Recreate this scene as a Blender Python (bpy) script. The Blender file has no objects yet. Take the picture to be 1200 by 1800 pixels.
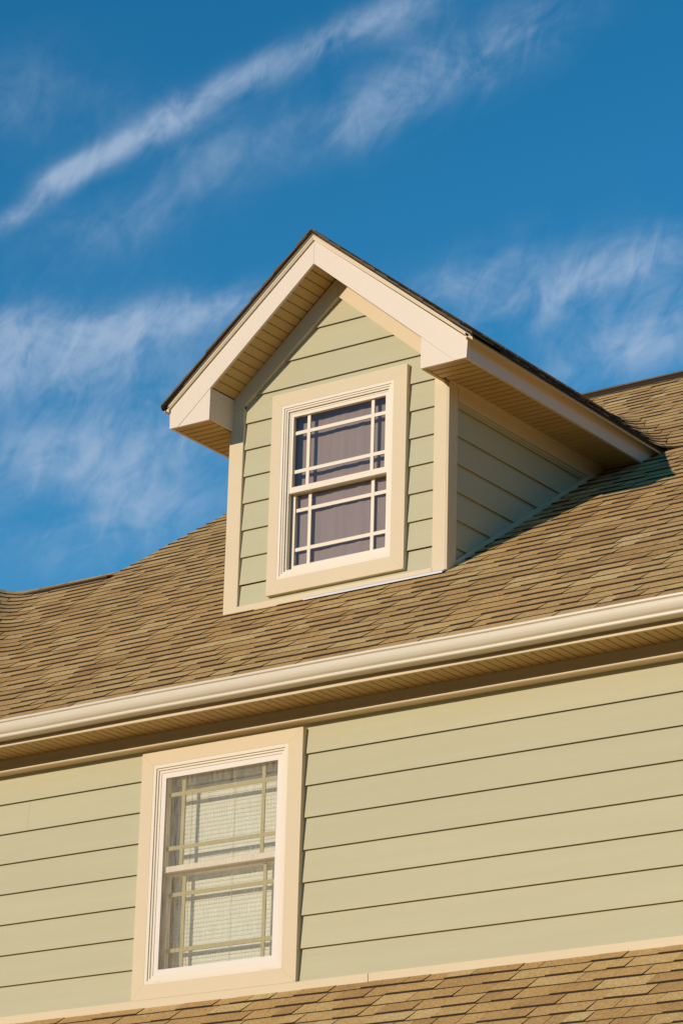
import bpy, math, random
import numpy as np
from mathutils import Matrix, Vector
random.seed(7)
S = bpy.context.scene
COL = S.collection

# ------------------------------------------------------------------ camera
R3 = None
YAW, PITCH, ROLL = 0.6249, 0.3485, 0.0271
CAM = np.array([11.0368, -13.4877, -4.6886])
FPX = 5644.16                      # focal length in pixels of the 1200 px wide photograph
cy_, sy_, cp_, sp_ = math.cos(YAW), math.sin(YAW), math.cos(PITCH), math.sin(PITCH)
fwd = np.array([-sy_*cp_, cy_*cp_, sp_]); right = np.array([cy_, sy_, 0.0]); up = np.cross(right, fwd)
cr_, sr_ = math.cos(ROLL), math.sin(ROLL)
rgt, upp = cr_*right + sr_*up, -sr_*right + cr_*up
camd = bpy.data.cameras.new('camera'); cam = bpy.data.objects.new('camera', camd); COL.objects.link(cam)
camd.sensor_fit = 'HORIZONTAL'; camd.sensor_width = 36.0; camd.lens = FPX/1200*36
camd.clip_start = 0.5; camd.clip_end = 3000
cam.matrix_world = Matrix(((rgt[0], upp[0], -fwd[0], CAM[0]), (rgt[1], upp[1], -fwd[1], CAM[1]),
                           (rgt[2], upp[2], -fwd[2], CAM[2]), (0, 0, 0, 1)))
S.camera = cam
def proj(p):
    d = np.array(p) - CAM
    z = d@fwd
    return 600+FPX*(d@rgt)/z, 900-FPX*(d@upp)/z, z
def pixdir(u, v):
    d = (u-600)/FPX*rgt - (v-900)/FPX*upp + fwd
    return d/np.linalg.norm(d)

# ------------------------------------------------------------------ sun and sky
SUN_AZ = math.atan2(-0.33, -1.0)           # clockwise from +Y
SUN_EL = math.radians(18.0)
sd = Vector((math.sin(SUN_AZ)*math.cos(SUN_EL), math.cos(SUN_AZ)*math.cos(SUN_EL), math.sin(SUN_EL)))
ld = bpy.data.lights.new('sun', 'SUN'); sun = bpy.data.objects.new('sun', ld); COL.objects.link(sun)
ld.energy = 3.45; ld.color = (1.0, 0.82, 0.63); ld.angle = math.radians(0.5)
sun.rotation_euler = sd.to_track_quat('Z', 'Y').to_euler(); sun.location = (-8, -25, 12)

W = bpy.data.worlds.new('World'); S.world = W; W.use_nodes = True
nt = W.node_tree; N = nt.nodes; L = nt.links
bg = N['Background']; bg.inputs['Strength'].default_value = 0.072
sky = N.new('ShaderNodeTexSky'); sky.sky_type = 'NISHITA'; sky.sun_disc = False
sky.sun_elevation = SUN_EL; sky.sun_rotation = SUN_AZ % (2*math.pi)
sky.air_density = 1.0; sky.dust_density = 0.0; sky.ozone_density = 2.0
hs = N.new('ShaderNodeHueSaturation'); hs.inputs['Hue'].default_value = 0.486; hs.inputs['Saturation'].default_value = 1.24
hs.inputs['Value'].default_value = 1.20
gm = N.new('ShaderNodeGamma'); gm.inputs['Gamma'].default_value = 1.35
L.new(sky.outputs[0], gm.inputs['Color']); L.new(gm.outputs[0], hs.inputs['Color'])
tc = N.new('ShaderNodeTexCoord')
def vm(op, a=None, b=None, s=None):
    n = N.new('ShaderNodeVectorMath'); n.operation = op
    for i, q in ((0, a), (1, b)):
        if q is None: continue
        if isinstance(q, (tuple, list)): n.inputs[i].default_value = q
        else: L.new(q, n.inputs[i])
    if s is not None: L.new(s, n.inputs['Scale'])
    return n
def mt(op, a=None, b=None, c=None, clamp=False):
    n = N.new('ShaderNodeMath'); n.operation = op; n.use_clamp = clamp
    for i, q in ((0, a), (1, b), (2, c)):
        if q is None: continue
        if isinstance(q, (int, float)): n.inputs[i].default_value = q
        else: L.new(q, n.inputs[i])
    return n.outputs[0]
sep = N.new('ShaderNodeSeparateXYZ'); L.new(tc.outputs['Generated'], sep.inputs[0])
zc = mt('MAXIMUM', sep.outputs['Z'], 0.03)
cmb = N.new('ShaderNodeCombineXYZ')
L.new(mt('DIVIDE', sep.outputs['X'], zc), cmb.inputs[0]); L.new(mt('DIVIDE', sep.outputs['Y'], zc), cmb.inputs[1])
P = cmb.outputs[0]                         # coordinates on a flat cloud layer (height 1)
def lay(u, v):
    d = pixdir(u, v); return np.array([d[0]/d[2], d[1]/d[2]])
def streak(u, v, du, dv, w, amp):          # one soft streak of cirrus: centre, half length vector, half width
    c = lay(u, v); n = np.array([-dv, du])/math.hypot(du, dv)*w
    A = np.array([lay(u+du, v+dv)-c, lay(u+n[0], v+n[1])-c]).T
    B = np.linalg.inv(A)
    q = vm('SUBTRACT', P, (float(c[0]), float(c[1]), 0)).outputs[0]
    a = vm('DOT_PRODUCT', q, (float(B[0, 0]), float(B[0, 1]), 0)).outputs['Value']
    b = vm('DOT_PRODUCT', q, (float(B[1, 0]), float(B[1, 1]), 0)).outputs['Value']
    r2 = mt('ADD', mt('MULTIPLY', a, a), mt('MULTIPLY', b, b))
    return mt('MULTIPLY', mt('POWER', 2.718, mt('MULTIPLY', r2, -1.1)), amp)
streaks = [(30, 380, 75, -40, 22, .60), (110, 308, 50, -22, 26, .80), (195, 268, 85, -44, 27, .80), (310, 200, 85, -44, 33, .74), (440, 135, 95, -46, 34, .62),
           (570, 72, 95, -45, 36, .58), (705, 16, 100, -38, 38, .56), (390, 270, 160, -50, 75, .38), (640, 200, 110, -62, 66, .56), (800, 110, 180, -70, 80, .44),
           (200, 400, 170, -50, 70, .34), (110, 640, 260, -35, 76, .78), (250, 565, 170, -38, 40, .62), (420, 530, 90, -30, 32, .50), (20, 575, 120, -20, 62, .55),
           (1000, 505, 200, -70, 60, .80), (1110, 600, 180, -70, 66, .80), (830, 480, 120, -40, 50, .55), (1130, 450, 100, -30, 38, .45),
           (230, 900, 260, -50, 110, .60), (60, 170, 180, -20, 100, .34), (930, 60, 130, -60, 60, .38), (330, 740, 200, -30, 80, .48), (60, 800, 200, -20, 90, .46)]
acc = None
for s_ in streaks:
    o_ = streak(*s_); acc = o_ if acc is None else mt('ADD', acc, o_)
def noise(vec, scale, detail, rough, dist=0.0, mapr=None, maps=None):
    m = N.new('ShaderNodeMapping'); m.inputs['Rotation'].default_value = (0, 0, mapr or 0)
    m.inputs['Scale'].default_value = maps or (1, 1, 1); L.new(vec, m.inputs[0])
    n = N.new('ShaderNodeTexNoise'); n.inputs['Scale'].default_value = scale; n.inputs['Detail'].default_value = detail
    n.inputs['Roughness'].default_value = rough; n.inputs['Distortion'].default_value = dist
    L.new(m.outputs[0], n.inputs['Vector']); return n.outputs['Fac']
def axes(du, dv, s1, s2):                  # noise coordinates on the sky dome, drawn out along one direction
    f1 = (du*rgt-dv*upp)/math.hypot(du, dv); f2 = (-dv*rgt-du*upp)/math.hypot(du, dv)
    c_ = N.new('ShaderNodeCombineXYZ')
    L.new(vm('DOT_PRODUCT', tc.outputs['Generated'], tuple(float(q)*s1 for q in f1)).outputs['Value'], c_.inputs[0])
    L.new(vm('DOT_PRODUCT', tc.outputs['Generated'], tuple(float(q)*s2 for q in f2)).outputs['Value'], c_.inputs[1])
    L.new(vm('DOT_PRODUCT', tc.outputs['Generated'], tuple(float(q)*s1 for q in fwd)).outputs['Value'], c_.inputs[2])
    return c_.outputs[0]
n1 = noise(axes(170, -85, 26, 42), 1.0, 9, .60, .5)
n2 = noise(axes(-60, 100, 55, 105), 1.0, 7, .60, .8)
n3 = noise(P, 1.1, 3, 0.5, 0.2)
wis = mt('MULTIPLY_ADD', mt('ADD', mt('MULTIPLY', n1, .62), mt('MULTIPLY', n2, .38)), 4.7, -1.60, clamp=False)
base = mt('ADD', acc, mt('MULTIPLY', mt('SUBTRACT', n3, .42, clamp=True), .75))   # thin cirrus goes on over the whole sky
dens = mt('MULTIPLY', base, mt('ADD', mt('MAXIMUM', wis, 0.0), .22))
mrn = N.new('ShaderNodeMapRange'); mrn.interpolation_type = 'SMOOTHSTEP'; mrn.inputs['From Min'].default_value = 0.0
mrn.inputs['From Max'].default_value = 1.5; mrn.inputs['To Max'].default_value = .70; L.new(dens, mrn.inputs['Value'])
mx = N.new('ShaderNodeMix'); mx.data_type = 'RGBA'; L.new(mrn.outputs[0], mx.inputs['Factor'])
L.new(hs.outputs[0], mx.inputs['A']); mx.inputs['B'].default_value = (6.1, 7.6, 9.9, 1)
L.new(mx.outputs['Result'], bg.inputs['Color'])

S.view_settings.view_transform = 'Standard'; S.view_settings.look = 'None'
S.view_settings.exposure = 0.0; S.view_settings.gamma = 1.0; S.view_settings.use_curve_mapping = False
S.render.engine = 'CYCLES'
S.cycles.max_bounces = 8; S.cycles.diffuse_bounces = 5; S.cycles.transparent_max_bounces = 24

# ------------------------------------------------------------------ materials
def new_mat(name):
    m = bpy.data.materials.new(name); m.use_nodes = True
    return m, m.node_tree.nodes, m.node_tree.links, m.node_tree.nodes['Principled BSDF']
def nd(nodes, t, **k):
    n = nodes.new(t)
    for a, b in k.items(): setattr(n, a, b)
    return n
def painted(name, col, rough=.5, var=.06, stretch=(1, 1, 1), scale=3.0, grain=0.0, bump=0.0, objvar=0.0, spec=.35):
    m, n, l, b = new_mat(name)
    t = nd(n, 'ShaderNodeTexCoord'); mp = nd(n, 'ShaderNodeMapping'); mp.inputs['Scale'].default_value = stretch
    l.new(t.outputs['Object'], mp.inputs[0])
    a = nd(n, 'ShaderNodeTexNoise'); a.inputs['Scale'].default_value = scale; a.inputs['Detail'].default_value = 6; a.inputs['Roughness'].default_value = .6
    l.new(mp.outputs[0], a.inputs[0])
    g = nd(n, 'ShaderNodeTexNoise'); g.inputs['Scale'].default_value = scale*14; g.inputs['Detail'].default_value = 5; g.inputs['Roughness'].default_value = .7
    l.new(mp.outputs[0], g.inputs[0])
    v = nd(n, 'ShaderNodeMath', operation='MULTIPLY_ADD'); l.new(a.outputs['Fac'], v.inputs[0]); v.inputs[1].default_value = var*2; v.inputs[2].default_value = 1-var
    v2 = nd(n, 'ShaderNodeMath', operation='MULTIPLY_ADD'); l.new(g.outputs['Fac'], v2.inputs[0]); v2.inputs[1].default_value = grain*2; v2.inputs[2].default_value = 1-grain
    v3 = nd(n, 'ShaderNodeMath', operation='MULTIPLY'); l.new(v.outputs[0], v3.inputs[0]); l.new(v2.outputs[0], v3.inputs[1])
    oi = nd(n, 'ShaderNodeObjectInfo')
    v4 = nd(n, 'ShaderNodeMath', operation='MULTIPLY_ADD'); l.new(oi.outputs['Random'], v4.inputs[0]); v4.inputs[1].default_value = objvar*2; v4.inputs[2].default_value = 1-objvar
    v5 = nd(n, 'ShaderNodeMath', operation='MULTIPLY'); l.new(v3.outputs[0], v5.inputs[0]); l.new(v4.outputs[0], v5.inputs[1])
    c = nd(n, 'ShaderNodeVectorMath', operation='SCALE'); c.inputs[0].default_value = col; l.new(v5.outputs[0], c.inputs['Scale'])
    l.new(c.outputs[0], b.inputs['Base Color'])
    b.inputs['Roughness'].default_value = rough; b.inputs['Specular IOR Level'].default_value = spec
    if bump:
        bp = nd(n, 'ShaderNodeBump'); bp.inputs['Strength'].default_value = bump; bp.inputs['Distance'].default_value = .004
        l.new(g.outputs['Fac'], bp.inputs['Height']); l.new(bp.outputs[0], b.inputs['Normal'])
    return m
SIDING = painted('siding_paint', (.500, .474, .300), .62, .07, (.30, 1, 6), 2.2, .05, .12, .018)
FASCIA = painted('fascia_metal', (.74, .635, .505), .42, .03, (1, 1, 1), 2.0, .012)
TRIM = painted('trim_paint', (.695, .578, .378), .55, .035, (1, 1, 2), 2.5, .02, .05)
VINYL = painted('window_vinyl', (.79, .705, .555), .35, .02, (1, 1, 1), 3, .01)
SCREENF = painted('screen_frame_paint', (.79, .725, .64), .4, .02, (1, 1, 1), 3, .01)
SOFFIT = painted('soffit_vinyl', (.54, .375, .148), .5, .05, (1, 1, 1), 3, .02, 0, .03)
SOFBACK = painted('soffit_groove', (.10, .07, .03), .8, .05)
GUTTER = painted('gutter_enamel', (.73, .655, .505), .33, .05, (.25, 1, 1), 2.5, .02)
RIDGE = painted('ridge_cap_granules', (.13, .088, .045), .9, .25, (1, 1, 1), 20, .2)
FLASH = painted('flashing_metal', (.66, .67, .70), .4, .03)
DARK = painted('dark_interior', (.16, .14, .12), .8, .05)
REVEAL = painted('shaded_jamb_vinyl', (.22, .17, .10), .5, .03)  # vinyl colour darkened to hold the shade inside the window opening
SHEATH = painted('sheathing', (.12, .10, .08), .9, .1)
BLIND = painted('blind_slat_paint', (.82, .81, .67), .45, .02)
def curtain_mat():
    m = painted('curtain_cloth', (.355, .275, .25), .9, .12, (6, 1, .6), 4, .05)
    return m
CURT = curtain_mat()
def ground_mat():
    m, n, l, b = new_mat('dry_lawn')
    t = nd(n, 'ShaderNodeTexCoord'); a = nd(n, 'ShaderNodeTexNoise'); a.inputs['Scale'].default_value = .35; a.inputs['Detail'].default_value = 8
    l.new(t.outputs['Object'], a.inputs[0]); r = nd(n, 'ShaderNodeValToRGB'); l.new(a.outputs['Fac'], r.inputs[0])
    r.color_ramp.elements[0].color = (.20, .15, .055, 1); r.color_ramp.elements[1].color = (.42, .28, .11, 1)
    r.color_ramp.elements[0].position = .3; r.color_ramp.elements[1].position = .7
    l.new(r.outputs[0], b.inputs['Base Color']); b.inputs['Roughness'].default_value = .95; return m
GROUND = ground_mat()
ADDED_WOODS = painted('bounce_foliage', (.16, .105, .035), .95, .4, (1, 1, 1), .5, .3)  # foliage brown raised to bounce warm light onto the shaded dormer side
def shingle_mats():
    m, n, l, b = new_mat('shingle_granules')
    t = nd(n, 'ShaderNodeTexCoord'); at = nd(n, 'ShaderNodeAttribute', attribute_name='tone')
    w = nd(n, 'ShaderNodeTexNoise', noise_dimensions='4D'); w.inputs['Scale'].default_value = 2.6; w.inputs['Detail'].default_value = 4; w.inputs['Roughness'].default_value = .65
    l.new(t.outputs['Object'], w.inputs['Vector'])
    wm = nd(n, 'ShaderNodeMath', operation='MULTIPLY'); l.new(at.outputs['Fac'], wm.inputs[0]); wm.inputs[1].default_value = 37.0; l.new(wm.outputs[0], w.inputs['W'])
    s = nd(n, 'ShaderNodeMath', operation='MULTIPLY_ADD'); l.new(w.outputs['Fac'], s.inputs[0]); s.inputs[1].default_value = 1.25; s.inputs[2].default_value = -.62
    s2 = nd(n, 'ShaderNodeMath', operation='ADD'); l.new(s.outputs[0], s2.inputs[0]); l.new(at.outputs['Fac'], s2.inputs[1])
    r = nd(n, 'ShaderNodeValToRGB'); l.new(s2.outputs[0], r.inputs[0]); cr = r.color_ramp
    cr.elements[0].position = .0; cr.elements[0].color = (.385, .228, .086, 1)
    cr.elements[1].position = 1.0; cr.elements[1].color = (.555, .395, .168, 1)
    for p_, c_ in ((.28, (.455, .277, .101, 1)), (.55, (.485, .305, .114, 1)), (.78, (.515, .342, .134, 1))):
        e_ = cr.elements.new(p_); e_.color = c_
    g = nd(n, 'ShaderNodeTexNoise'); g.inputs['Scale'].default_value = 190; g.inputs['Detail'].default_value = 2; l.new(t.outputs['Object'], g.inputs[0])
    g2 = nd(n, 'ShaderNodeTexNoise'); g2.inputs['Scale'].default_value = 60; g2.inputs['Detail'].default_value = 3; l.new(t.outputs['Object'], g2.inputs[0])
    ga = nd(n, 'ShaderNodeMath', operation='MULTIPLY_ADD'); l.new(g.outputs['Fac'], ga.inputs[0]); ga.inputs[1].default_value = 2.0; ga.inputs[2].default_value = -.25
    gb = nd(n, 'ShaderNodeMath', operation='MULTIPLY_ADD'); l.new(g2.outputs['Fac'], gb.inputs[0]); gb.inputs[1].default_value = .95; l.new(ga.outputs[0], gb.inputs[2])
    lw = nd(n, 'ShaderNodeTexNoise'); lw.inputs['Scale'].default_value = .9; lw.inputs['Detail'].default_value = 3; l.new(t.outputs['Object'], lw.inputs[0])
    gc = nd(n, 'ShaderNodeMath', operation='MULTIPLY_ADD'); l.new(lw.outputs['Fac'], gc.inputs[0]); gc.inputs[1].default_value = .3; gc.inputs[2].default_value = -.30
    gd = nd(n, 'ShaderNodeMath', operation='ADD'); l.new(gb.outputs[0], gd.inputs[0]); l.new(gc.outputs[0], gd.inputs[1])
    c = nd(n, 'ShaderNodeVectorMath', operation='SCALE'); l.new(r.outputs[0], c.inputs[0]); l.new(gd.outputs[0], c.inputs['Scale'])
    l.new(c.outputs[0], b.inputs['Base Color']); b.inputs['Roughness'].default_value = .92; b.inputs['Specular IOR Level'].default_value = .2
    bp = nd(n, 'ShaderNodeBump'); bp.inputs['Strength'].default_value = .55; bp.inputs['Distance'].default_value = .003
    l.new(g.outputs['Fac'], bp.inputs['Height']); l.new(bp.outputs[0], b.inputs['Normal'])
    e = painted('shingle_cut_edge', (.030, .018, .009), .9, .2, (1, 1, 1), 30, .2)
    return m, e
SHIN, SEDGE = shingle_mats()
def glass_mat(name, tint, refl=1.0, ior=1.45):
    m, n, l, b = new_mat(name); n.remove(b); out = [q for q in n if q.type == 'OUTPUT_MATERIAL'][0]
    tr = nd(n, 'ShaderNodeBsdfTransparent'); tr.inputs[0].default_value = (*tint, 1)
    gl = nd(n, 'ShaderNodeBsdfGlossy'); gl.inputs['Roughness'].default_value = .02; gl.inputs[0].default_value = (refl, refl, refl, 1)
    fr = nd(n, 'ShaderNodeFresnel'); fr.inputs[0].default_value = ior
    geo = nd(n, 'ShaderNodeNewGeometry'); inv = nd(n, 'ShaderNodeMath', operation='SUBTRACT'); inv.inputs[0].default_value = 1.0; l.new(geo.outputs['Backfacing'], inv.inputs[1])
    fm = nd(n, 'ShaderNodeMath', operation='MULTIPLY'); l.new(fr.outputs[0], fm.inputs[0]); l.new(inv.outputs[0], fm.inputs[1])   # the outer face of the pane reflects
    mxs = nd(n, 'ShaderNodeMixShader'); l.new(fm.outputs[0], mxs.inputs[0]); l.new(tr.outputs[0], mxs.inputs[1]); l.new(gl.outputs[0], mxs.inputs[2])
    l.new(mxs.outputs[0], out.inputs[0]); return m
GRILLE = painted('grille_between_panes', (.40, .36, .15), .5, .02)
GLASS2 = glass_mat('coated_window_glass', (.94, .94, .93), 1.0, 1.5)
GLASS = glass_mat('window_glass', (.97, .98, .97))
def screen_mat():
    m, n, l, b = new_mat('insect_mesh'); out = [q for q in n if q.type == 'OUTPUT_MATERIAL'][0]
    tr = nd(n, 'ShaderNodeBsdfTransparent'); t = nd(n, 'ShaderNodeTexCoord'); mp = nd(n, 'ShaderNodeMapping'); mp.inputs['Scale'].default_value = (330, 1, 9)
    l.new(t.outputs['Object'], mp.inputs[0]); a = nd(n, 'ShaderNodeTexNoise'); a.inputs['Scale'].default_value = 1.0; a.inputs['Detail'].default_value = 3; a.inputs['Distortion'].default_value = .1
    l.new(mp.outputs[0], a.inputs[0]); mr = nd(n, 'ShaderNodeMapRange'); l.new(a.outputs['Fac'], mr.inputs[0])
    mr.inputs['From Min'].default_value = .35; mr.inputs['From Max'].default_value = .68; mr.inputs['To Min'].default_value = .03; mr.inputs['To Max'].default_value = .24
    b.inputs['Base Color'].default_value = (.64, .55, .38, 1); b.inputs['Roughness'].default_value = .6
    mxs = nd(n, 'ShaderNodeMixShader'); l.new(mr.outputs[0], mxs.inputs[0]); l.new(tr.outputs[0], mxs.inputs[1]); l.new(b.outputs[0], mxs.inputs[2])
    l.new(mxs.outputs[0], out.inputs[0]); return m
SCREEN = screen_mat()

# ------------------------------------------------------------------ mesh helpers
def link(o, parent=None):
    COL.objects.link(o)
    if parent is not None: o.parent = parent
    return o
def empty(name, parent=None, loc=(0, 0, 0)):
    o = bpy.data.objects.new(name, None); o.location = loc; o.empty_display_size = .2
    return link(o, parent)
def mesh(name, verts, faces, mats, parent=None, mi=None, tones=None, smooth=False):
    me = bpy.data.meshes.new(name); me.from_pydata([tuple(map(float, v)) for v in verts], [], faces)
    for m in (mats if isinstance(mats, (list, tuple)) else [mats]): me.materials.append(m)
    if mi is not None: me.polygons.foreach_set('material_index', mi)
    if tones is not None:
        a = me.attributes.new('tone', 'FLOAT', 'FACE'); a.data.foreach_set('value', tones)
    if smooth: me.polygons.foreach_set('use_smooth', [True]*len(me.polygons))
    me.update()
    return link(bpy.data.objects.new(name, me), parent)
class MB:
    def __init__(s): s.v = []; s.f = []
    def add(s, v, f):
        k = len(s.v); s.v += list(v); s.f += [tuple(i+k for i in q) for q in f]
    def box(s, a, b):
        (x0, y0, z0), (x1, y1, z1) = a, b
        s.add([(x0, y0, z0), (x1, y0, z0), (x1, y1, z0), (x0, y1, z0), (x0, y0, z1), (x1, y0, z1), (x1, y1, z1), (x0, y1, z1)],
              [(0, 3, 2, 1), (4, 5, 6, 7), (0, 1, 5, 4), (1, 2, 6, 5), (2, 3, 7, 6), (3, 0, 4, 7)])
    def prism(s, pts, a, b, axis):          # pts: 2-D outline; extruded from a to b along axis
        n = len(pts)
        def q(p, t):
            return {'x': (t, p[0], p[1]), 'y': (p[0], t, p[1]), 'z': (p[0], p[1], t)}[axis]
        s.add([q(p, a) for p in pts]+[q(p, b) for p in pts],
              [tuple(range(n)), tuple(range(2*n-1, n-1, -1))]+[(i, i+n, (i+1) % n+n, (i+1) % n) for i in range(n)])
    def obj(s, name, mats, parent=None, bevel=0, smooth=False):
        o = mesh(name, s.v, s.f, mats, parent, smooth=smooth)
        import bmesh
        bm = bmesh.new(); bm.from_mesh(o.data); bmesh.ops.recalc_face_normals(bm, faces=bm.faces)
        if bevel: bmesh.ops.bevel(bm, geom=list(bm.edges), offset=bevel, segments=1, affect='EDGES', clamp_overlap=True)
        bm.to_mesh(o.data); bm.free(); return o
def box(name, a, b, m, parent, bevel=0):
    q = MB(); q.box(a, b); return q.obj(name, m, parent, bevel)
def prism(name, pts, a, b, axis, m, parent, bevel=0):
    q = MB(); q.prism(pts, a, b, axis); return q.obj(name, m, parent, bevel)

# ------------------------------------------------------------------ measures (metres)
E_ = 0.178                                   # siding exposure
YD, YF = 1.3146, 1.050                       # dormer wall, dormer rake fascia
DL, DR = -0.5098, 1.1247                     # dormer corners
XA = 0.288                                   # ridge of the dormer
ZR, M_ = 1.4251, 0.6753                      # main roof: height at the dormer wall and slope
zmain = lambda y: ZR + M_*(y-YD)
ymain = lambda z: YD + (z-ZR)/M_
house = empty('house', None, (0, 0, -6.4))
house['label'] = 'sage green clapboard house with cream trim, brown shingle roof and a gabled dormer'
house['category'] = 'house'
def hpart(name, **k):
    o = empty(name, house); return o
# children use world coordinates: cancel the offset of the house's base
class _P: pass
def fixparents():
    for o in list(COL.objects):
        if o.parent is house: o.location = (o.location[0], o.location[1], o.location[2]+6.4)

# ================================================================== SETTING: ground
g = mesh('ground', [(-600, -600, -6.4), (600, -600, -6.4), (600, 600, -6.4), (-600, 600, -6.4)], [(0, 1, 2, 3)], GROUND)
g['kind'] = 'structure'

import bmesh
rw = random.Random(5)
_b = bmesh.new(); bmesh.ops.create_icosphere(_b, subdivisions=3, radius=1.0); ico_v = [tuple(q.co) for q in _b.verts]; ico_f = [tuple(w.index for w in q.verts) for q in _b.faces]; _b.free()
wd = MB()  # unseen ring of trees, added to block light from the low sky
for i in range(150):
    az = i/150*2*math.pi+rw.uniform(-.02, .02); dist = rw.uniform(98, 130); hgt = rw.uniform(21, 29); wid = rw.uniform(4.5, 7)
    bx_, by_ = math.sin(az)*dist, math.cos(az)*dist
    ph = [rw.uniform(0, 6) for _ in range(6)]
    vs_ = []
    for (a, b, c) in ico_v:
        k_ = 1+.16*math.sin(5*a+ph[0])*math.sin(4*b+ph[1])+.12*math.sin(9*c+ph[2]+3*a)+.08*math.sin(17*a+ph[3])*math.sin(15*c+ph[4])
        vs_.append((bx_+a*wid*k_, by_+b*wid*k_, -6.4+hgt*.58+c*hgt*.44*k_))
    wd.add(vs_, ico_f); wd.box((bx_-.3, by_-.3, -6.4), (bx_+.3, by_+.3, -6.4+hgt*.3))
wo = mesh('added_woodland', wd.v, wd.f, ADDED_WOODS); wo['kind'] = 'stuff'

# ================================================================== WALLS
fw = MB()                                    # sheathing behind the front wall, with the window opening left out
WX0, WX1, WZ0, WZ1 = .06, 1.035, -1.19, .09
fw.box((-6.5, .020, -6.4), (WX0, .25, .30)); fw.box((WX1, .020, -6.4), (6.8, .25, .30))
fw.box((WX0, .020, WZ1), (WX1, .25, .30)); fw.box((WX0, .020, -6.4), (WX1, .25, WZ0))
front_wall = fw.obj('front_wall', SHEATH, house)
cw = MB(); cw.box((6.55, .25, -6.4), (6.8, 11, .30)); cw.box((-6.5, .25, -6.4), (-6.25, 11, .30)); cw.box((-6.25, 10.75, -6.4), (6.55, 11, .30))
cw.obj('side_walls', SIDING, house)

def board(parent, poly, z0, yb=0.0, tone=None, axis='y'):
    """clapboard: poly in (x,z) (or (y,z) on a cheek); butt at z0 stands 16 mm proud, 7 mm thick"""
    n = len(poly); v = []
    for off in (0.0, 0.004):
        for (a, z) in poly:
            d = yb + .014*(z-z0)/E_ + off
            v.append((a, d, z) if axis == 'y' else (2*DR-d-0.0, a, z))
    f = [tuple(range(n)), tuple(range(2*n-1, n-1, -1))]+[(i, i+n, (i+1) % n+n, (i+1) % n) for i in range(n)]
    q = MB(); q.add(v, f)
    return q.obj('siding_board', SIDING, parent)
OV = .014
for k in range(-1, 8):                       # main wall
    z0 = -k*E_; z1 = z0+E_+OV
    if k == -1: continue
    if k == 0:
        z1 = .20
        board(front_wall, [(-6.4, z0), (.02, z0), (.02, .125), (1.09, .125), (1.09, z0), (6.7, z0), (6.7, z1), (-6.4, z1)], z0)
        continue
    zb = z0 if k < 7 else z0
    if k == 1:
        board(front_wall, [(-6.4, z0), (-.8455, z0), (-.8455, z1), (-6.4, z1)], z0)
        board(front_wall, [(-.8445, z0), (.02, z0), (.02, z1), (-.8445, z1)], z0)
    else:
        board(front_wall, [(-6.4, z0), (.02, z0), (.02, z1), (-6.4, z1)], z0)
    board(front_wall, [(1.09, z0), (6.7, z0), (6.7, z1), (1.09, z1)], z0)
# below the lower roof the wall goes on to the ground
lw = MB(); lw.box((-6.4, -1.75, -6.4), (6.7, -1.6, -2.35)); lw.obj('lower_wall', SIDING, house)
# frieze, bottom trim, main eave
prism('frieze_board', [(-.030, .262), (-.030, .184), (-.058, .183), (-.060, .180), (-.060, .176), (-.056, .172), (.019, .172), (.019, .262)], -6.4, 6.7, 'x', TRIM, house)
for a, b in ((-6.4, 1.5745), (1.5775, 6.7)):
    box('base_trim', (a, -.026, -1.300), (b, .019, -1.250), TRIM, house, .002)
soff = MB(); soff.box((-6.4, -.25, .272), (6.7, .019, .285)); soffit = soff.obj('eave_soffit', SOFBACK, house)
x = -6.38; PW = .1665; first = None
while x < 6.6:
    if first is None:
        s_ = PW/3; pr_ = []
        g_ = .0078
        pts = [(0, .268), (0, .254)]
        for i in range(3):
            c = (i+.5)*s_; d_ = .012 if i < 2 else .006
            pts += [(c-g_/2-.0012, .254), (c-g_/2, .254+d_), (c+g_/2, .254+d_), (c+g_/2+.0012, .254)]
        pts += [(PW-.0015, .254), (PW-.0015, .268)]
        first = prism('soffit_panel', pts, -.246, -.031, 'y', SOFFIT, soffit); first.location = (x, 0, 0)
    else:
        o = bpy.data.objects.new('soffit_panel', first.data); o.location = (x, 0, 0); link(o, soffit)
    x += PW
prism('eave_fascia', [(-.255, .345), (-.255, .278), (-.262, .266), (-.262, .253), (-.247, .253), (-.240, .345)], -6.4, 6.7, 'x', TRIM, house)
gp = [(-.266, .372), (-.266, .288), (-.270, .284), (-.318, .284), (-.326, .287), (-.330, .292), (-.330, .301), (-.327, .305), (-.332, .309), (-.339, .315),
      (-.344, .323), (-.348, .333), (-.350, .345), (-.351, .357), (-.349, .364), (-.345, .3675), (-.350, .369), (-.3545, .373), (-.3545, .382), (-.351, .386), (-.342, .386),
      (-.342, .382), (-.350, .380), (-.342, .366), (-.345, .345), (-.338, .320), (-.322, .300), (-.322, .291), (-.270, .291), (-.2685, .372)]
gu = MB()
n_ = len(gp)
xs = [-6.4+13.1*i/40 for i in range(41)]
vv = []
for xx in xs:
    sag = .0022*math.sin(xx*1.7)+.0014*math.sin(xx*4.1+1)
    vv += [(xx, y_+.4*sag, z_+sag) for y_, z_ in gp]
ff = [(i*n_+j, (i+1)*n_+j, (i+1)*n_+(j+1) % n_, i*n_+(j+1) % n_) for i in range(40) for j in range(n_)]
gu.add(vv, ff+[tuple(range(n_)), tuple(range(len(vv)-1, len(vv)-1-n_, -1))]); gu.obj('gutter', GUTTER, house)

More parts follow.
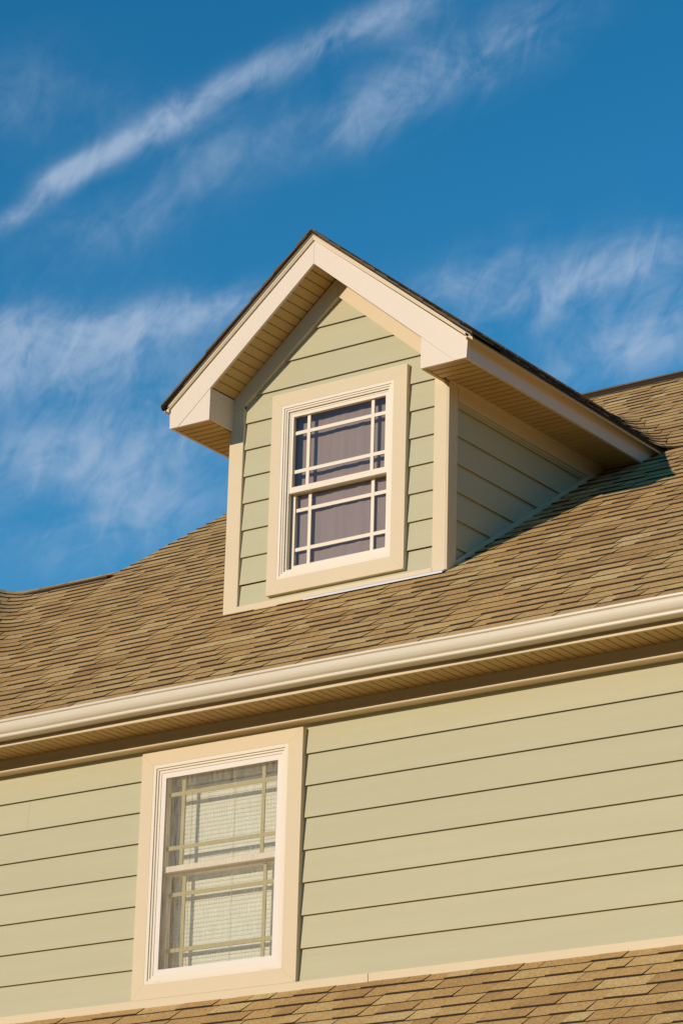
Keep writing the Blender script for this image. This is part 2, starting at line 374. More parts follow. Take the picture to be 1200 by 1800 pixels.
# ================================================================== ROOFS
XL = -2.93                                   # left rake of the high roof
ZLOW = 2.660; YLOW = ymain(ZLOW)             # ridge of the low roof on the left
ZHI = 4.440; YHI = ymain(ZHI)
ZT = 3.706; SL_, SR_ = .8375, .803           # dormer shingle surface: height at the ridge, slopes left and right
XEL, XER = -.838, 1.487                      # dormer eaves
YS = 1.022                                    # front edge of the dormer shingles
EXZ = .0721                                  # one course, measured upright
XV, ZV, GS = -3.93, 2.660, .84                        # upper end of the valley on the left
KK = .05
class Surf:                                  # smooth contour lines round a valley between the main slope and a cross slope
    def __init__(s, xa, zt, sl, sgn, kk=KK): s.xa, s.zt, s.sl, s.sgn, s.k = xa, zt, sl, sgn, kk
    def x0(s, z, p=.5): return s.xa + s.sgn*(s.zt-z-s.k*math.log(1-p))/s.sl
    def y0(s, z, p=.5): return ymain(z+s.k*math.log(p))
    def pt(s, z, t, zb):
        """t>0: along the main slope away from the valley; t<0: forward along the cross slope"""
        if t >= 0:
            w = math.exp(-t/.12)
            X = s.x0(zb)+s.sgn*t; X = X+(s.x0(z)-s.x0(zb))*w
            a = (s.zt-z-s.sl*abs(X-s.xa))/s.k
            q = 1-math.exp(min(a, 0)); q = min(max(q, .5), 1-1e-9)
            return (X, ymain(z+s.k*math.log(q)), z)
        w = math.exp(t/.12)
        Y = s.y0(zb)+t; Y = Y+(s.y0(z)-s.y0(zb))*w
        q = min(math.exp((zmain(Y)-z)/s.k), .5)
        return (s.xa+s.sgn*(s.zt-z-s.k*math.log(1-q))/s.sl, Y, z)
pieces = []                                  # (roof, verts, faces, mi, tone)
def piece(roof, stb, stt, thick, tone):
    """stb/stt: bottom and top stations"""
    n = len(stb); v = []
    for (x, y, z), (x2, y2, z2) in zip(stb, stt):
        v += [(x, y, z-.001), (x, y, z+thick+.001), (x2, y2, z2+.0015)]
    f, mi = [], []
    for i in range(n-1):
        a, b = 3*i, 3*(i+1)
        f.append((a, b, b+1, a+1)); mi.append(1)
        f.append((a+1, b+1, b+2, a+2)); mi.append(0)
    f.append((0, 1, 2)); mi.append(1); e = 3*(n-1); f.append((e, e+2, e+1)); mi.append(1)
    pieces.append((roof, v, f, mi, tone))
def tone():
    r = random.random()
    if r < .10: return random.uniform(.78, .95)
    if r < .27: return random.uniform(.05, .22)
    return random.uniform(.25, .75)
def cuts(a, b):
    """split [a,b] into tabs and the gaps between tabs"""
    t = a + random.uniform(0, .2); out = [a]
    while t < b-.06:
        out.append(t); t += random.choice((random.uniform(.09, .16), random.uniform(.15, .27), random.uniform(.20, .31)))
    out.append(b); return out
def course(roof, fn, a, b, z, straight_from=None, curved=None):
    c = cuts(a, b); th = random.choice((0, 1))
    for i in range(len(c)-1):
        u0, u1 = c[i]+.0022, c[i+1]-.0022
        if u1-u0 < .012: continue
        th ^= 1
        if random.random() < .18: th ^= 1
        lo, hi = curved if curved else (0, 0)
        n = 1 if not (u1 > lo and u0 < hi) else max(2, int((u1-u0)/.035)+1)
        us = [u0+(u1-u0)*j/n for j in range(n+1)]
        wob = random.uniform(-.0018, .0018); w2 = random.uniform(-.0018, .0018)
        zz = z+wob
        stb = [fn(zz+(w2-wob)*j/n, q, z) for j, q in enumerate(us)]
        stt = [fn(z+EXZ+.012, q, z) for q in us]
        piece(roof, stb, stt, .0122 if th else .0068, tone())
XR = 6.7
dR = Surf(XA, ZT, SR_, 1); dL = Surf(XA, ZT, SL_, -1); gL = Surf(XV, ZV, GS, 1, .07)
gL.zt = ZV; gL.xa = XV
straight = lambda z, u, zb: (u, ymain(z), z)
zc_ = zmain(-.325); kcourse = 0; gz_top = 3.6
ZER = ZT-SR_*(XER-XA); ZEL = ZT-SL_*(XA-XEL)
while zc_ < ZHI-.03:
    z = zc_; zc_ += EXZ; y = ymain(z)
    zt_ = z+EXZ
    # --- left end of this course
    left_valley = z < ZV-.02
    if z > ZT-.03:                           # above the dormer ridge
        course('main', straight, XL, XR, z); continue
    # right part
    if z < ZER:
        if y > YD-.02: course('main', straight, DR+.004, XR, z)
    else:
        t_end = XR-dR.x0(z); t_beg = YS-dR.y0(z)
        course('main', lambda zz, u, zb: dR.pt(zz, u, zb), t_beg, t_end, z, curved=(-.45, .45))
    # left part
    if z < ZEL:
        xr_ = DL-.004 if y > YD-.02 else XR
    if left_valley:
        t_end = (xr_ if z < ZEL else -.9)-gL.x0(z); t_beg = -max(0.05, gL.y0(z)+.25)
        course('main', lambda zz, u, zb: gL.pt(zz, u, zb), t_beg, t_end, z, curved=(-.45, .45))
    elif z < ZEL:
        course('main', straight, XL-.012*random.random(), xr_, z)
    if z >= ZEL:
        t_end = dL.x0(z)-(XL-.012*random.random()); t_beg = YS-dL.y0(z)
        if t_end > 0: course('main', lambda zz, u, zb: dL.pt(zz, u, zb), t_beg, t_end, z, curved=(-.45, .45))
# dormer courses lower than the first full contour are covered by the starter row
zc2 = None
# lower roof
YP, ZP = -.026, -1.3005
zlow = lambda y: ZP+M_*(y-YP)
lowf = lambda z, u, zb: (u, YP+(z-ZP)/M_, z)
z = ZP-.052; rows = 0
while z > ZP-1.3:
    course('lower', lowf, -6.4, 6.7, z); z -= EXZ*1.02; rows += 1

main_roof = MB()                             # decks (sheathing under the shingles)
T_ = .012
def slab4(mb, pts, drop=.03):                # quad roof sheet with thickness
    lo = [(x, y, z-T_-drop) for x, y, z in pts]; hi = [(x, y, z-T_) for x, y, z in pts]; n = len(pts)
    mb.add(lo+hi, [tuple(range(n-1, -1, -1)), tuple(range(n, 2*n))]+[(i, (i+1) % n, (i+1) % n+n, i+n) for i in range(n)])
mp_ = lambda x, y: (x, y, zmain(y))
slab4(main_roof, [mp_(-6.4, -.29), mp_(6.7, -.29), mp_(6.7, YD+.03), mp_(-6.4, YD+.03)])
slab4(main_roof, [mp_(-6.4, YD+.03), mp_(DL+.02, YD+.03), mp_(DL+.02, YLOW), mp_(-6.4, YLOW)])
slab4(main_roof, [mp_(DR-.02, YD+.03), mp_(6.7, YD+.03), mp_(6.7, YLOW), mp_(DR-.02, YLOW)])
slab4(main_roof, [mp_(XL+.02, YLOW), mp_(DL+.02, YLOW), mp_(DL+.02, YHI), mp_(XL+.02, YHI)])
slab4(main_roof, [mp_(DL+.02, YLOW+.9), mp_(DR-.02, YLOW+.9), mp_(DR-.02, YHI), mp_(DL+.02, YHI)])
slab4(main_roof, [mp_(DR-.02, YLOW), mp_(6.7, YLOW), mp_(6.7, YHI), mp_(DR-.02, YHI)])
bk = lambda x, y, yr, zr: (x, y, zr-M_*(y-yr))
slab4(main_roof, [bk(XL+.02, YHI, YHI, ZHI), bk(6.7, YHI, YHI, ZHI), bk(6.7, 11.3, YHI, ZHI), bk(XL+.02, 11.3, YHI, ZHI)])
slab4(main_roof, [bk(-6.4, YLOW, YLOW, ZLOW), bk(XL, YLOW, YLOW, ZLOW), bk(XL, 6.3, YLOW, ZLOW), bk(-6.4, 6.3, YLOW, ZLOW)])
# cross gable on the left: right slope, left slope
gz = lambda x: ZV+GS*(XV-x)
YG = -.27
slab4(main_roof, [(XV-.02, YLOW+.02, gz(XV)), (XV-.02, YG, gz(XV)), (XV+(ZV-zmain(YG))/GS, YG, zmain(YG)), (XV+.02, YLOW+.02, gz(XV))], .01)
slab4(main_roof, [(XV-.02, YG, gz(XV)), (XV-.02, YLOW+.02, gz(XV)), (XV-2.9, YLOW+.02, gz(XV)-2.4), (XV-2.9, YG, gz(XV)-2.4)], .01)
roof = main_roof.obj('main_roof', SHEATH, house)
gw = MB(); gw.prism([(YLOW, 2.60), (YHI, ZHI-.08), (YHI+2.7, ZHI-.08-M_*2.7)], XL+.10, XL+.25, 'x'); gw.obj('gable_end_wall', SIDING, house)
prism('cross_gable_wall', [(XV-.02, ZV-.06), (XV-.02+(ZV-.34)/GS, .28), (-6.4, .28), (-6.4, ZV-.06-.83*(6.38+XV))], YG+.03, YG+.12, 'y', SIDING, house)
# dormer roof deck
dk = MB()
dz_r = lambda x: ZT-SR_*(x-XA); dz_l = lambda x: ZT-SL_*(XA-x)
def yval(z): return ymain(z)+.05
YDK = YS+.012
slab4(dk, [(XA, YDK, ZT), (XER-.012, YDK, dz_r(XER-.012)), (XER-.012, yval(dz_r(XER))-.05, dz_r(XER-.012)), (XA, yval(ZT), ZT)], .018)
slab4(dk, [(XA, YDK, ZT), (XA, yval(ZT), ZT), (XEL+.012, yval(dz_l(XEL)), dz_l(XEL+.012)), (XEL+.012, YDK, dz_l(XEL+.012))], .018)
droof = dk.obj('dormer_roof', TRIM, house)
lr = MB(); lr.add([], [])
slab4(lr, [(-6.4, -2.05, zlow(-2.05)), (6.7, -2.05, zlow(-2.05)), (6.7, -.0, zlow(0)), (-6.4, 0, zlow(0))], .05)
lroof = lr.obj('lower_roof', SHEATH, house)
box('lower_eave_fascia', (-6.4, -2.08, zlow(-2.05)-.14), (6.7, -2.052, zlow(-2.05)+.0), FASCIA, house)
box('lower_eave_soffit', (-6.4, -2.05, zlow(-2.05)-.13), (6.7, -1.752, zlow(-2.05)-.11), SOFFIT, house)

# shingles: the 300 that show largest are objects, the rest one mesh per roof
def score(p):
    v = p[1]; c = np.mean(np.array(v), axis=0); u, w, d = proj(c)
    if not (-30 < u < 1230 and -30 < w < 1830): return 0
    P2 = [proj(q)[:2] for q in v]; us = [q[0] for q in P2]; ws = [q[1] for q in P2]
    if p[0] == 'main' and c[0] > 1.5 and c[1] < 0: pass
    a0 = np.array(P2[1]); a1 = np.array(P2[2]); b0 = np.array(P2[-2]); b1 = np.array(P2[-1])
    qd = [a0, b0, b1, a1]; s_ = 0
    for i in range(4): s_ += qd[i][0]*qd[(i+1) % 4][1]-qd[(i+1) % 4][0]*qd[i][1]
    if p[0] == 'main':
        if zmain(c[1])+.0 < .40: return 0          # behind the gutter lip
        if c[0] > DL and c[0] < DR and c[1] > YD: return 0
    return abs(s_)
sc = [(score(p), i) for i, p in enumerate(pieces)]
top = set(i for s_, i in sorted(sc, reverse=True)[:300] if s_ > 0)
par = {'main': roof, 'lower': lroof}
bulk = {'main': [[], [], [], []], 'lower': [[], [], [], []]}
for i, (rf, v, f, mi, tn) in enumerate(pieces):
    if i in top:
        mesh('shingle', v, f, [SHIN, SEDGE], par[rf], mi, [tn]*len(f))
    else:
        B = bulk[rf]; k = len(B[0]); B[0] += v; B[1] += [tuple(q+k for q in ff_) for ff_ in f]; B[2] += mi; B[3] += [tn]*len(f)
for rf, B in bulk.items():
    o = mesh('shingles', B[0], B[1], [SHIN, SEDGE], par[rf], B[2], B[3]); o['kind'] = 'stuff'
# dark starter row and drip edge along the eaves and rakes of the dormer
st = MB()
for sgn, sl, xe, fn in ((1, SR_, XER, dz_r), (-1, SL_, XEL, dz_l)):
    pts = [(XA, ZT+.012), (xe, fn(xe)+.012), (xe, fn(xe)-.004), (XA, ZT-.004)]
    st.prism(pts, YS-.006, YS+.30, 'y')
    st.add([(xe, YS, fn(xe)-.006), (xe-sgn*.16, YS, fn(xe-sgn*.16)-.006), (xe-sgn*.16, ymain(fn(xe)), fn(xe-sgn*.16)-.006), (xe, ymain(fn(xe)), fn(xe)-.006),
            (xe, YS, fn(xe)+.008), (xe-sgn*.16, YS, fn(xe-sgn*.16)+.008), (xe-sgn*.16, ymain(fn(xe)), fn(xe-sgn*.16)+.008), (xe, ymain(fn(xe)), fn(xe)+.008)],
           [(0, 1, 2, 3), (4, 7, 6, 5), (0, 3, 7, 4), (1, 5, 6, 2), (0, 4, 5, 1), (3, 2, 6, 7)])
o = st.obj('starter_strip', SEDGE, droof)
a = o.data.attributes.new('tone', 'FLOAT', 'FACE'); a.data.foreach_set('value', [.1]*len(o.data.polygons))
# rake shingle ends: short butts stepping up the rakes
random.seed(11)
for sgn, sl, xe, fn in ((1, SR_, XER, dz_r), (-1, SL_, XEL, dz_l)):
    q = MB(); n_st = int((ZT-fn(xe))/EXZ)+1
    for k in range(n_st):
        za = fn(xe)+k*EXZ*.985; zb = min(za+EXZ*1.9, ZT+.01)
        xa_ = XA+sgn*(ZT-za)/sl; xb_ = XA+sgn*(ZT-zb)/sl
        if (xb_-XA)*sgn < 0: xb_ = XA
        h = random.uniform(.010, .017)
        q.prism([(xa_, za+.010), (xa_, za+.012+h), (xb_, zb+.012), (xb_, zb+.004)], YS-.010-.006*random.random(), YS+.22, 'y')
    o = q.obj('rake_shingle_edge', [RIDGE], droof)
    a = o.data.attributes.new('tone', 'FLOAT', 'FACE'); a.data.foreach_set('value', [.15]*len(o.data.polygons))
    o['kind'] = 'stuff'
# ridge caps
def ridge(x0, x1, y, z, parent):
    xx = x0
    random.seed(int(abs(x0)*10)+3)
    vt = MB(); vt.prism([(y-.112, z-.118), (y-.112, z-.030), (y, z+.004), (y+.112, z-.030), (y+.112, z-.118), (y, z-.03)], x0+.01, x1, 'x')
    vt.obj('ridge_vent', SEDGE, parent)
    while xx < x1:
        dz = random.uniform(-.003, .003); w = .21
        q = MB(); q.prism([(y-.118, z-.030), (y, z+.005), (y+.118, z-.030), (y+.118, z-.018), (y, z+.017+dz), (y-.118, z-.018+dz*.5)], xx, min(xx+w-.002, x1), 'x')
        o = q.obj('ridge_cap', RIDGE, parent)
        a = o.data.attributes.new('tone', 'FLOAT', 'FACE'); a.data.foreach_set('value', [random.uniform(.2, .6)]*len(o.data.polygons))
        xx += w
gr_ = MB(); gr_.prism([(XV-.13, ZV-.105), (XV-.02, ZV+.004), (XV+.02, ZV+.004), (XV+.12, ZV-.075), (XV+.12, ZV-.105), (XV-.13, ZV-.135)], YG, YLOW-.05, 'y')
o = gr_.obj('ridge_cap', RIDGE, roof); a = o.data.attributes.new('tone', 'FLOAT', 'FACE'); a.data.foreach_set('value', [.4]*len(o.data.polygons))
ridge(XL-.02, 6.65, YHI, ZHI, roof)
ridge(XV-.1, XL+.03, YLOW-.01, ZLOW-.028, roof)

# ================================================================== DORMER
dw = MB(); dx0, dx1, dzb, dzt = -.115, .775, 1.565, 2.735
dw.box((DL+.02, YD+.020, 1.30), (dx0, YD+.14, 2.66)); dw.box((dx1, YD+.020, 1.30), (DR-.02, YD+.14, 2.66))
dw.box((dx0, YD+.020, 1.30), (dx1, YD+.14, dzb))
dw.prism([(DL+.02, 2.66), (dx0, 2.66), (dx0, dzt), (dx1, dzt), (dx1, 2.66), (DR-.02, 2.66), (DR-.02, 2.86), (XA, 3.60), (DL+.02, 2.90)], YD+.020, YD+.14, 'y')
dwall = dw.obj('dormer_front_wall', SHEATH, house)
# gable lines on the wall plane (inner edge of frieze)
gi = lambda x: 3.373-(.832*(XA+.012-x) if x < XA+.012 else .835*(x-XA-.012))
def clip_poly(poly, f):
    out = []
    for i in range(len(poly)):
        p, q = poly[i], poly[(i+1) % len(poly)]; a, b = f(p), f(q)
        if a >= 0: out.append(p)
        if (a >= 0) != (b >= 0):
            t = a/(a-b); out.append((p[0]+(q[0]-p[0])*t, p[1]+(q[1]-p[1])*t))
    return out
Z0 = 2.6745; XLb, XRb = DL+.09, DR-.075
for k in range(-3, 8):
    z0 = Z0-k*E_; z1 = z0+E_+OV
    if k < -0.5 and k > -4:
        poly = [(XLb, z0), (XRb, z0), (XRb, z1), (XLb, z1)]
        if k == -3: poly = [(XLb, z0), (XRb, z0), (XRb, 3.44), (XLb, 3.44)]
        for sl_, s_ in ((.832, -1), (.835, 1)):
            poly = clip_poly(poly, lambda p: 3.373+.03-p[1]-sl_*s_*(p[0]-XA-.012))
        board(dwall, poly, z0, YD); continue
    if k == 0:
        poly = [(XLb, z0), (-.155, z0), (-.155, 2.785), (.82, 2.785), (.82, z0), (XRb, z0), (XRb, z1), (-.12+XLb*0-.2, z1), (XLb, 2.80)]
        board(dwall, poly, z0, YD); continue
    zb = max(z0, 1.445)
    if k == 7:
        board(dwall, [(XLb, zb), (XRb, zb), (XRb, z1-.02), (XLb, z1-.02)], z0, YD) if z1-.02 > zb+.01 else None
        continue
    if k == 6:                               # runs on under the window
        board(dwall, [(XLb, z0), (XRb, z0), (XRb, z1), (.82, z1), (.82, 1.50), (-.155, 1.50), (-.155, z1), (XLb, z1)] if z0 < 1.5 else
              [(XLb, z0), (-.155, z0), (-.155, z1), (XLb, z1)], z0, YD)
        if z0 >= 1.5: board(dwall, [(.82, z0), (XRb, z0), (XRb, z1), (.82, z1)], z0, YD)
        continue
    board(dwall, [(XLb, zb), (-.155, zb), (-.155, z1), (XLb, z1)], z0, YD)
    board(dwall, [(.82, zb), (XRb, zb), (XRb, z1), (.82, z1)], z0, YD)
# trims on the front
inL, inR = DL+.0274, DR-.0274
ft = .012
box('corner_board', (DL, YD-ft, 1.30), (DL+.108, YD+.02, 2.86), TRIM, house, .002)
prism('corner_board', [(DR-.092, 1.30), (DR, 1.30), (DR, 2.68), (DR-.092, 2.76)], YD-ft, YD+.02, 'y', TRIM, house)
prism('gable_frieze', [(XA+.012, 3.373), (XA+.012, 3.512), (inL-.002, 2.848), (inL-.002, 2.775), (DL+.108, 2.775), (DL+.108, gi(DL+.108))], YD-ft-.004, YD+.018, 'y', TRIM, house)
prism('gable_frieze', [(XA+.0135, 3.373), (XA+.0135, 3.512), (inR+.002, 2.836), (inR+.002, 3.373-.835*(inR-XA-.012))], YD-ft-.004, YD+.018, 'y', TRIM, house)
prism('dormer_base_trim', [(DL+.109, 1.30), (DR-.093, 1.30), (DR-.093, 1.462), (DL+.109, 1.462)], YD-ft-.003, YD+.019, 'y', TRIM, house)
q = MB(); q.add([(.13, YD-.055, 1.4035), (DR+.01, YD-.055, 1.4035), (DR+.01, YD-.016, 1.431), (.17, YD-.016, 1.431),
                 (.13, YD-.055, 1.414), (DR+.01, YD-.055, 1.414), (DR+.01, YD-.016, 1.438), (.17, YD-.016, 1.438)],
                [(0, 1, 2, 3), (4, 7, 6, 5), (0, 4, 5, 1), (1, 5, 6, 2), (2, 6, 7, 3), (3, 7, 4, 0)])
q.obj('step_flashing', FLASH, house)
# cheeks
for xc, s_ in ((DR, 1), (DL, -1)):
    ck = MB(); a, b = (xc-s_*.14, xc-s_*.020)
    ck.prism([(YD+.02, 1.36), (YD+.02, 2.70), (3.2, 2.70)], min(a, b), max(a, b), 'x')
    cheek = ck.obj('dormer_side_wall', SHEATH, house)
    if s_ < 0:
        lft = MB(); lft.prism([(YD+.02, 1.40), (YD+.02, 2.70), (3.2, 2.70)], DL, DL+.018, 'x'); lft.obj('left_cladding', SIDING, cheek)
        continue
    for k in range(1, 8):
        z0 = Z0-k*E_; z1 = z0+E_+OV
        y1 = ymain(z0)+.10; y2 = ymain(z1)+.10
        if k == 1: z1 = 2.56
        board(cheek, [(YD+.07, z0), (y1, z0), (y2, z1), (YD+.07, z1)], z0, DR, axis='x')
    # side corner board, frieze, sloping base trim
    box('corner_board', (DR-.02, YD-.010, 1.30), (DR+.012, YD+.088, 2.64), TRIM, house, .002)
    prism('side_frieze', [(YD+.090, 2.533), (2.98, 2.533), (3.12, 2.632), (YD+.090, 2.632)], DR-.018, DR+.014, 'x', TRIM, house)
    prism('side_frieze', [(YD+.090, 2.510), (2.90, 2.510), (2.90, 2.531), (YD+.090, 2.531)], DR-.016, DR+.005, 'x', SIDING, house)
    ztr = lambda y: 1.529+(y-1.418)*.6795
    prism('sloping_base_trim', [(YD+.090, ztr(YD+.09)-.09), (3.05, ztr(3.05)-.09), (3.05, ztr(3.05)), (YD+.090, ztr(YD+.09))], DR-.017, DR+.018, 'x', TRIM, house)
# rake fascias with the returns
inL, inR = DL+.0274, DR-.0274
TOPL, TOPR = (-.796, 2.754), (1.432, 2.750)
yf0, yf1 = YF, YF+.02
sLi = (3.506-2.844)/(XA-inL); sRi = (3.506-2.833)/(inR-XA)
bl = XA-(3.506-2.632)/sLi; br = XA+(3.506-2.632)/sRi
prism('rake_fascia', [(XA-.0008, 3.662), TOPL, (-.792, 2.632), (bl, 2.632), (inL, 2.844), (XA-.0008, 3.506)], yf0, yf1, 'y', FASCIA, house)
prism('rake_fascia', [(XA+.0008, 3.662), (XA+.0008, 3.506), (inR, 2.833), (br, 2.628), (1.424, 2.628), TOPR], yf0, yf1, 'y', FASCIA, house)
prism('eave_return', [(bl+.0015, 2.632), (inL, 2.632), (inL, 2.8425)], yf0+.0025, yf1, 'y', FASCIA, house)
prism('eave_return', [(br-.0015, 2.628), (inR, 2.8315), (inR, 2.628)], yf0+.0025, yf1, 'y', FASCIA, house)
box('return_side', (inL-.018, yf1, 2.640), (inL-.001, YD-ft, 2.846), FASCIA, house)
box('return_side', (inR+.001, yf1, 2.636), (inR+.018, YD-ft, 2.836), FASCIA, house)
# crown strips above the fascia
for nm, x0, z0, x1, z1 in (('l', TOPL[0], TOPL[1], XA, 3.662), ('r', TOPR[0], TOPR[1], XA, 3.662)):
    q = MB()
    A = (x0+(-.004 if nm == 'l' else .010), z0+.0012); B = (x1, z1+.0012)
    # cross-section: y offset, height above the line
    prof = [(0.0, 0.0), (-.011, 0.0), (-.0125, .004), (-.0125, .030), (-.026, .038), (-.027, .044), (0.018, .044), (0.018, 0.0)]
    v = [(A[0], YF+a, A[1]+h) for a, h in prof]+[(B[0], YF+a, B[1]+h) for a, h in prof]; n = len(prof)
    q.add(v, [tuple(range(n)), tuple(range(2*n-1, n-1, -1))]+[(i, i+n, (i+1) % n+n, (i+1) % n) for i in range(n)])
    q.obj('rake_crown', FASCIA, house)
# eave fascias on the sides and their crowns
box('dormer_eave_fascia', (1.404, yf1, 2.628), (1.424, 3.36, 2.752), FASCIA, house)
box('dormer_eave_fascia', (-.792, yf1, 2.632), (-.772, 3.36, 2.752), FASCIA, house)
prism('eave_crown', [(1.4245, 2.742), (1.429, 2.738), (1.444, 2.756), (1.472, 2.775), (1.474, 2.788), (1.4245, 2.80)], YF-.018, 3.43, 'x', FASCIA, house) if False else None
q = MB(); q.prism([(1.4245, 2.740), (1.429, 2.738), (1.436, 2.752), (1.466, 2.757), (1.468, 2.766), (1.4245, 2.80)], YF-.016, 3.42, 'y'); q.obj('eave_crown', TRIM, house)
q = MB(); q.prism([(-.7925, 2.740), (-.798, 2.738), (-.806, 2.748), (-.828, 2.752), (-.830, 2.762), (-.7925, 2.78)], YF-.016, 3.42, 'y'); q.obj('eave_crown', TRIM, house)
# soffit slats
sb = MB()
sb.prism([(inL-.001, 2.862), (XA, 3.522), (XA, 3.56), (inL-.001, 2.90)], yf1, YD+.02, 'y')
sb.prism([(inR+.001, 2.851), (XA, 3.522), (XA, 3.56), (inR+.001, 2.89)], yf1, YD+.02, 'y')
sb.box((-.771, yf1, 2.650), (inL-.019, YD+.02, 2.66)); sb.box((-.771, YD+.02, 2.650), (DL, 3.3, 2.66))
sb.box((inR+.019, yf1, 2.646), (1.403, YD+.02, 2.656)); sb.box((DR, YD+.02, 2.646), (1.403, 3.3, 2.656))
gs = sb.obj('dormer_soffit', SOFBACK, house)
SP = .0605
for sgn, sli, xin, zin in ((-1, sLi, inL, 2.844), (1, sRi, inR, 2.833)):
    ln_ = math.hypot(XA-xin, 3.506-zin); ux, uz = (XA-xin)/ln_, (3.506-zin)/ln_
    n_s = int(ln_/SP)
    for i in range(n_s+1):
        a, b = i*SP+.0045, min((i+1)*SP-.0045, ln_-.002)
        if b-a < .01: continue
        p = [(xin+ux*a, zin+uz*a+.004), (xin+ux*b, zin+uz*b+.004), (xin+ux*b, zin+uz*b+.017), (xin+ux*a, zin+uz*a+.017)]
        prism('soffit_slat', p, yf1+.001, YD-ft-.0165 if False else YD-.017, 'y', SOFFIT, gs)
y = yf1+.004
while y < 3.2:
    y2 = y+SP-.009
    for (xa_, xb_, xc_, zz) in ((-.770, inL-.020, DL-.001, 2.635), (inR+.020, 1.402, DR+.016, 2.631)):
        if xa_ < 0: a, b = (xa_, xb_ if y2 < YD-ft else xc_)
        else: a, b = (xa_ if y2 < YD-ft else xc_, xb_)
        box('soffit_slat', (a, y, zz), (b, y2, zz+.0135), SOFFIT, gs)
    y += SP
# J-trim between wall and soffit on the returns
box('soffit_trim', (inR-.001, YF+.021, 2.6265), (inR+.019, YD-ft, 2.640), SOFFIT, house)
box('soffit_trim', (DR+.015, YD-ft, 2.622), (DR+.030, 3.02, 2.6325), TRIM, house)

# ================================================================== WINDOWS
def ring(mb, x0, x1, z0, z1, w, ya, yb, wb=None):
    wb = w if wb is None else wb
    mb.box((x0, ya, z1-w), (x1, yb, z1)); mb.box((x0, ya, z0), (x1, yb, z0+wb))
    mb.box((x0, ya, z0+wb), (x0+w, yb, z1-w)); mb.box((x1-w, ya, z0+wb), (x1, yb, z1-w))
def casing(parent, yb, o, i):
    (X0, Z0_, X1, Z1_), (x0, z0, x1, z1) = o, i; g_ = .0007
    for pts in ([(X0, Z1_), (X1, Z1_), (x1, z1), (x0, z1)], [(X0, Z0_), (x0, z0), (x1, z0), (X1, Z0_)],
                [(X0, Z0_+g_), (X0, Z1_-g_), (x0, z1-g_), (x0, z0+g_)], [(X1, Z0_+g_), (x1, z0+g_), (x1, z1-g_), (X1, Z1_-g_)]):
        prism('casing_board', pts, yb-.025, yb+.018, 'y', TRIM, parent)
def sash(parent, yb, x0, x1, z0, z1, st_, top, bot, gy, mfront, munt=.0225, inset=.105, mat=VINYL, mmat=VINYL, glass=None, thk=.034):
    q = MB(); q.box((x0, yb, z0), (x0+st_, yb+thk, z1)); q.box((x1-st_, yb, z0), (x1, yb+thk, z1))
    q.box((x0+st_, yb, z1-top), (x1-st_, yb+thk, z1)); q.box((x0+st_, yb, z0), (x1-st_, yb+thk, z0+bot))
    q.obj('sash', mat, parent)
    gx0, gx1, gz0, gz1 = x0+st_, x1-st_, z0+bot, z1-top
    xs = [gx0, gx0+inset-munt/2, gx0+inset+munt/2, gx1-inset-munt/2, gx1-inset+munt/2, gx1]
    zs = [gz0, gz0+inset-munt/2, gz0+inset+munt/2, gz1-inset-munt/2, gz1-inset+munt/2, gz1]
    ym = yb+gy
    for a in (1, 3):
        box('muntin', (xs[a], ym-mfront, gz0), (xs[a+1], ym+.004, gz1), mmat, parent)
        for (c, d) in ((gx0, xs[1]), (xs[2], xs[3]), (xs[4], gx1)):
            box('muntin', (c, ym-mfront+.0007, zs[a]), (d, ym+.0035, zs[a+1]), mmat, parent)
    for i in (0, 2, 4):
        for j in (0, 2, 4):
            box('pane', (xs[i], ym-.001, zs[j]), (xs[i+1], ym+.003, zs[j+1]), glass or GLASS, parent)
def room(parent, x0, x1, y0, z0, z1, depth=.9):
    q = MB(); t = .01  # dark closed box added behind the glass to stop light leaks
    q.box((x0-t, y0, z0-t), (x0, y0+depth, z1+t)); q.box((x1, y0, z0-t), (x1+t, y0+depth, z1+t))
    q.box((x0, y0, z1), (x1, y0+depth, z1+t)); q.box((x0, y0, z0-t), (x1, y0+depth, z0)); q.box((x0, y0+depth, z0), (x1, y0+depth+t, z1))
    q.obj('dark_room_box', REVEAL if depth < .5 else DARK, parent)

# --- lower window
win = empty('window', house); win['label'] = 'lower double hung window with an insect screen and white blinds'
casing(win, 0.0, (0, -1.2495, 1.1096, .1467), (.083, -1.168, 1.013, .070))
fr = MB(); x0, x1, z0, z1 = .0835, 1.0125, -1.1675, .0695
for w, ya in ((.020, -.024), (.012, -.017), (.016, -.010)):
    ring(fr, x0, x1, z0, z1, w, ya, .0302 if w == .020 else .0155); x0 += w; x1 -= w; z0 += w; z1 -= w
fr.obj('frame', VINYL, win)
q = MB(); ring(q, x0+.001, x1-.001, z0+.001, z1-.001, .030, -.0065, .004); q.box((.88, -.0255, -1.161), (.93, -.0245, -1.158)); q.box((.16, -.0255, -1.161), (.20, -.0245, -1.158))
q.obj('screen_frame', SCREENF, win)
sx0, sx1, sz0, sz1 = x0+.030, x1-.030, z0+.030, z1-.030
box('insect_screen', (sx0, .0005, sz0), (sx1, .0015, sz1), SCREEN, win)
jb = MB(); ring(jb, x0, x1, z0, z1, .0038, .0305, .104); jb.box((x1-.0215, .0305, z0+.004), (x1-.004, .104, z1-.004)); jb.obj('jamb', REVEAL, win)
sash(win, .016, x0+.004, x1-.022, -.543, z1-.004, .022, .012, .032, .016, .004, mmat=GRILLE)
sash(win, .054, x0+.004, x1-.022, z0+.004, -.524, .022, .031, .0385, .016, .004, mmat=GRILLE)
room(win, x0-.002, x1+.002, .105, z0-.002, z1+.002)
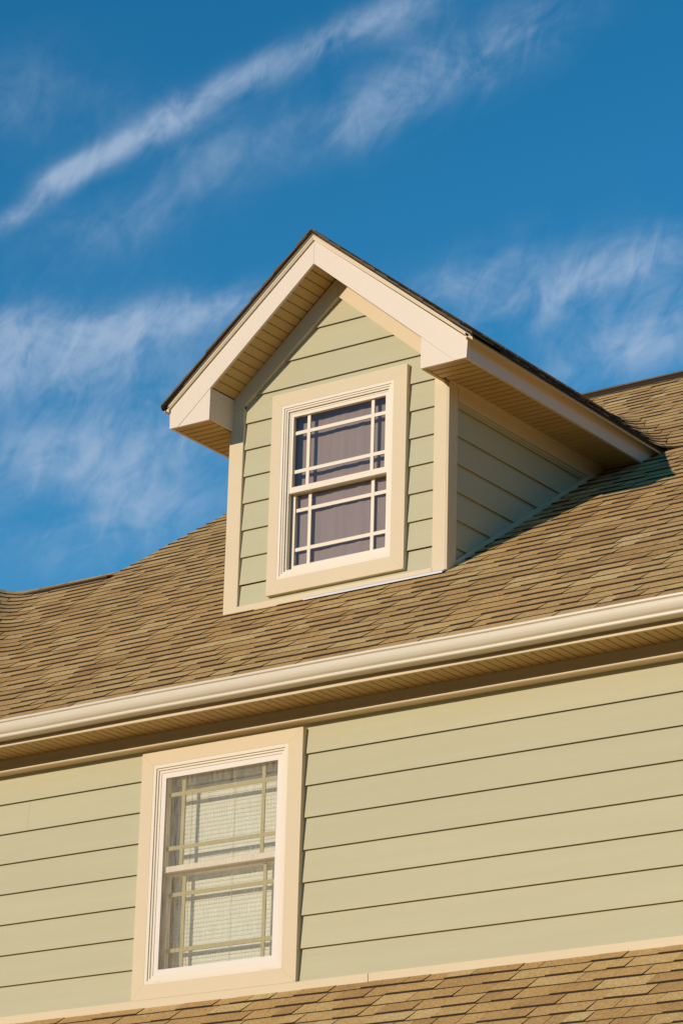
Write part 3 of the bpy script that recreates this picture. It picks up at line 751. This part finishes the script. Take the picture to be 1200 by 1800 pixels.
# blinds (hang in the window)
bl_ = empty('venetian_blind', None, ((x0+x1)/2, .128, z0)); bl_['label'] = 'pale closed venetian blind hanging behind the lower window glass'; bl_['category'] = 'blind'
BX0, BX1 = x0+.020, x1-.020; yb_ = .150; zz = z1-.07; n = 0; sl0 = None
box('head_rail', (BX0-bl_.location.x, -.02, z1-.045-z0), (BX1-bl_.location.x, .02, z1-.012-z0), BLIND, bl_)
while zz > z0+.03:
    if sl0 is None:
        q = MB(); w_, hh = (BX1-BX0)/2, .0262
        prof = [(-.0030, -hh/2), (-.0042, -.004), (-.0024, .007), (.0010, hh/2), (.0020, hh/2), (-.0012, .007), (-.0030, -.004), (-.0020, -hh/2)]
        q.prism(prof, -w_, w_, 'x'); sl0 = q.obj('slat', BLIND, bl_); o = sl0
    else:
        o = bpy.data.objects.new('slat', sl0.data); link(o, bl_)
    o.location = (0, 0, zz-z0); o.rotation_euler = (random.uniform(-.05, .05), 0, 0)
    zz -= .0245
for xx in (-.30, .0, .30):
    box('ladder_cord', (xx-.0012, -.0125, .03), (xx+.0012, -.0105, z1-.05-z0), BLIND, bl_)
# --- dormer window
win2 = empty('window', house); win2['label'] = 'dormer double hung window without a screen'
casing(win2, YD, (-.1742, 1.4899, .8375, 2.8024), (-.099, 1.582, .740, 2.718))
fr = MB(); x0, x1, z0, z1 = -.0985, .7395, 1.5825, 2.7175
for w, ya in ((.018, -.024), (.012, -.018), (.012, -.012), (.012, .000)):
    ring(fr, x0, x1, z0, z1, w, YD+ya, YD+.030, w if w != .012 else .016); x0 += w; x1 -= w; z0 += w; z1 -= w
fr.box((.60, YD-.0255, 1.590), (.64, YD-.0245, 1.593))
fr.obj('frame', VINYL, win2)
jb = MB(); ring(jb, x0-.001, x1+.001, z0, z1+.001, .004, YD+.0305, YD+.13); jb.obj('jamb', REVEAL, win2)
ZM2 = 2.160
sash(win2, YD+.003, x0, x1, ZM2-.022, z1, .020, .022, 0.038, .022, .006, glass=GLASS2, thk=.028)
sash(win2, YD+.038, x0, x1, z0-.012, ZM2+.014, .026, .034, .050, .014, .006, glass=GLASS2, thk=.028)
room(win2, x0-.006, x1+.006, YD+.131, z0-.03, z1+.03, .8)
# curtain
cv = MB(); nx, ylist = 90, []
cu = empty('curtain', None, ((x0+x1)/2, YD+.074, z0-.02)); cu['label'] = 'mauve grey curtain hanging in soft folds behind the dormer window glass'; cu['category'] = 'curtain'
v = []; f = []
for j, zz in enumerate((0, z1-z0+.03)):
    for i in range(nx+1):
        t = i/nx; xx = (t-.5)*(x1-x0-.01)
        yy = .0022*math.sin(t*26+1.4*math.sin(t*9))+.001*math.sin(t*71+1)+.002*math.sin(t*7)
        v.append((xx, yy*(.8 if j else 1.15), zz))
for i in range(nx): f.append((i, i+1, nx+1+i+1, nx+1+i))
v2 = [(a, b+.002, c) for a, b, c in v]; k = len(v)
f2 = [tuple(reversed([q_+k for q_ in ff_])) for ff_ in f]
mesh('cloth', v+v2, f+f2, CURT, cu, smooth=True)
fixparents()
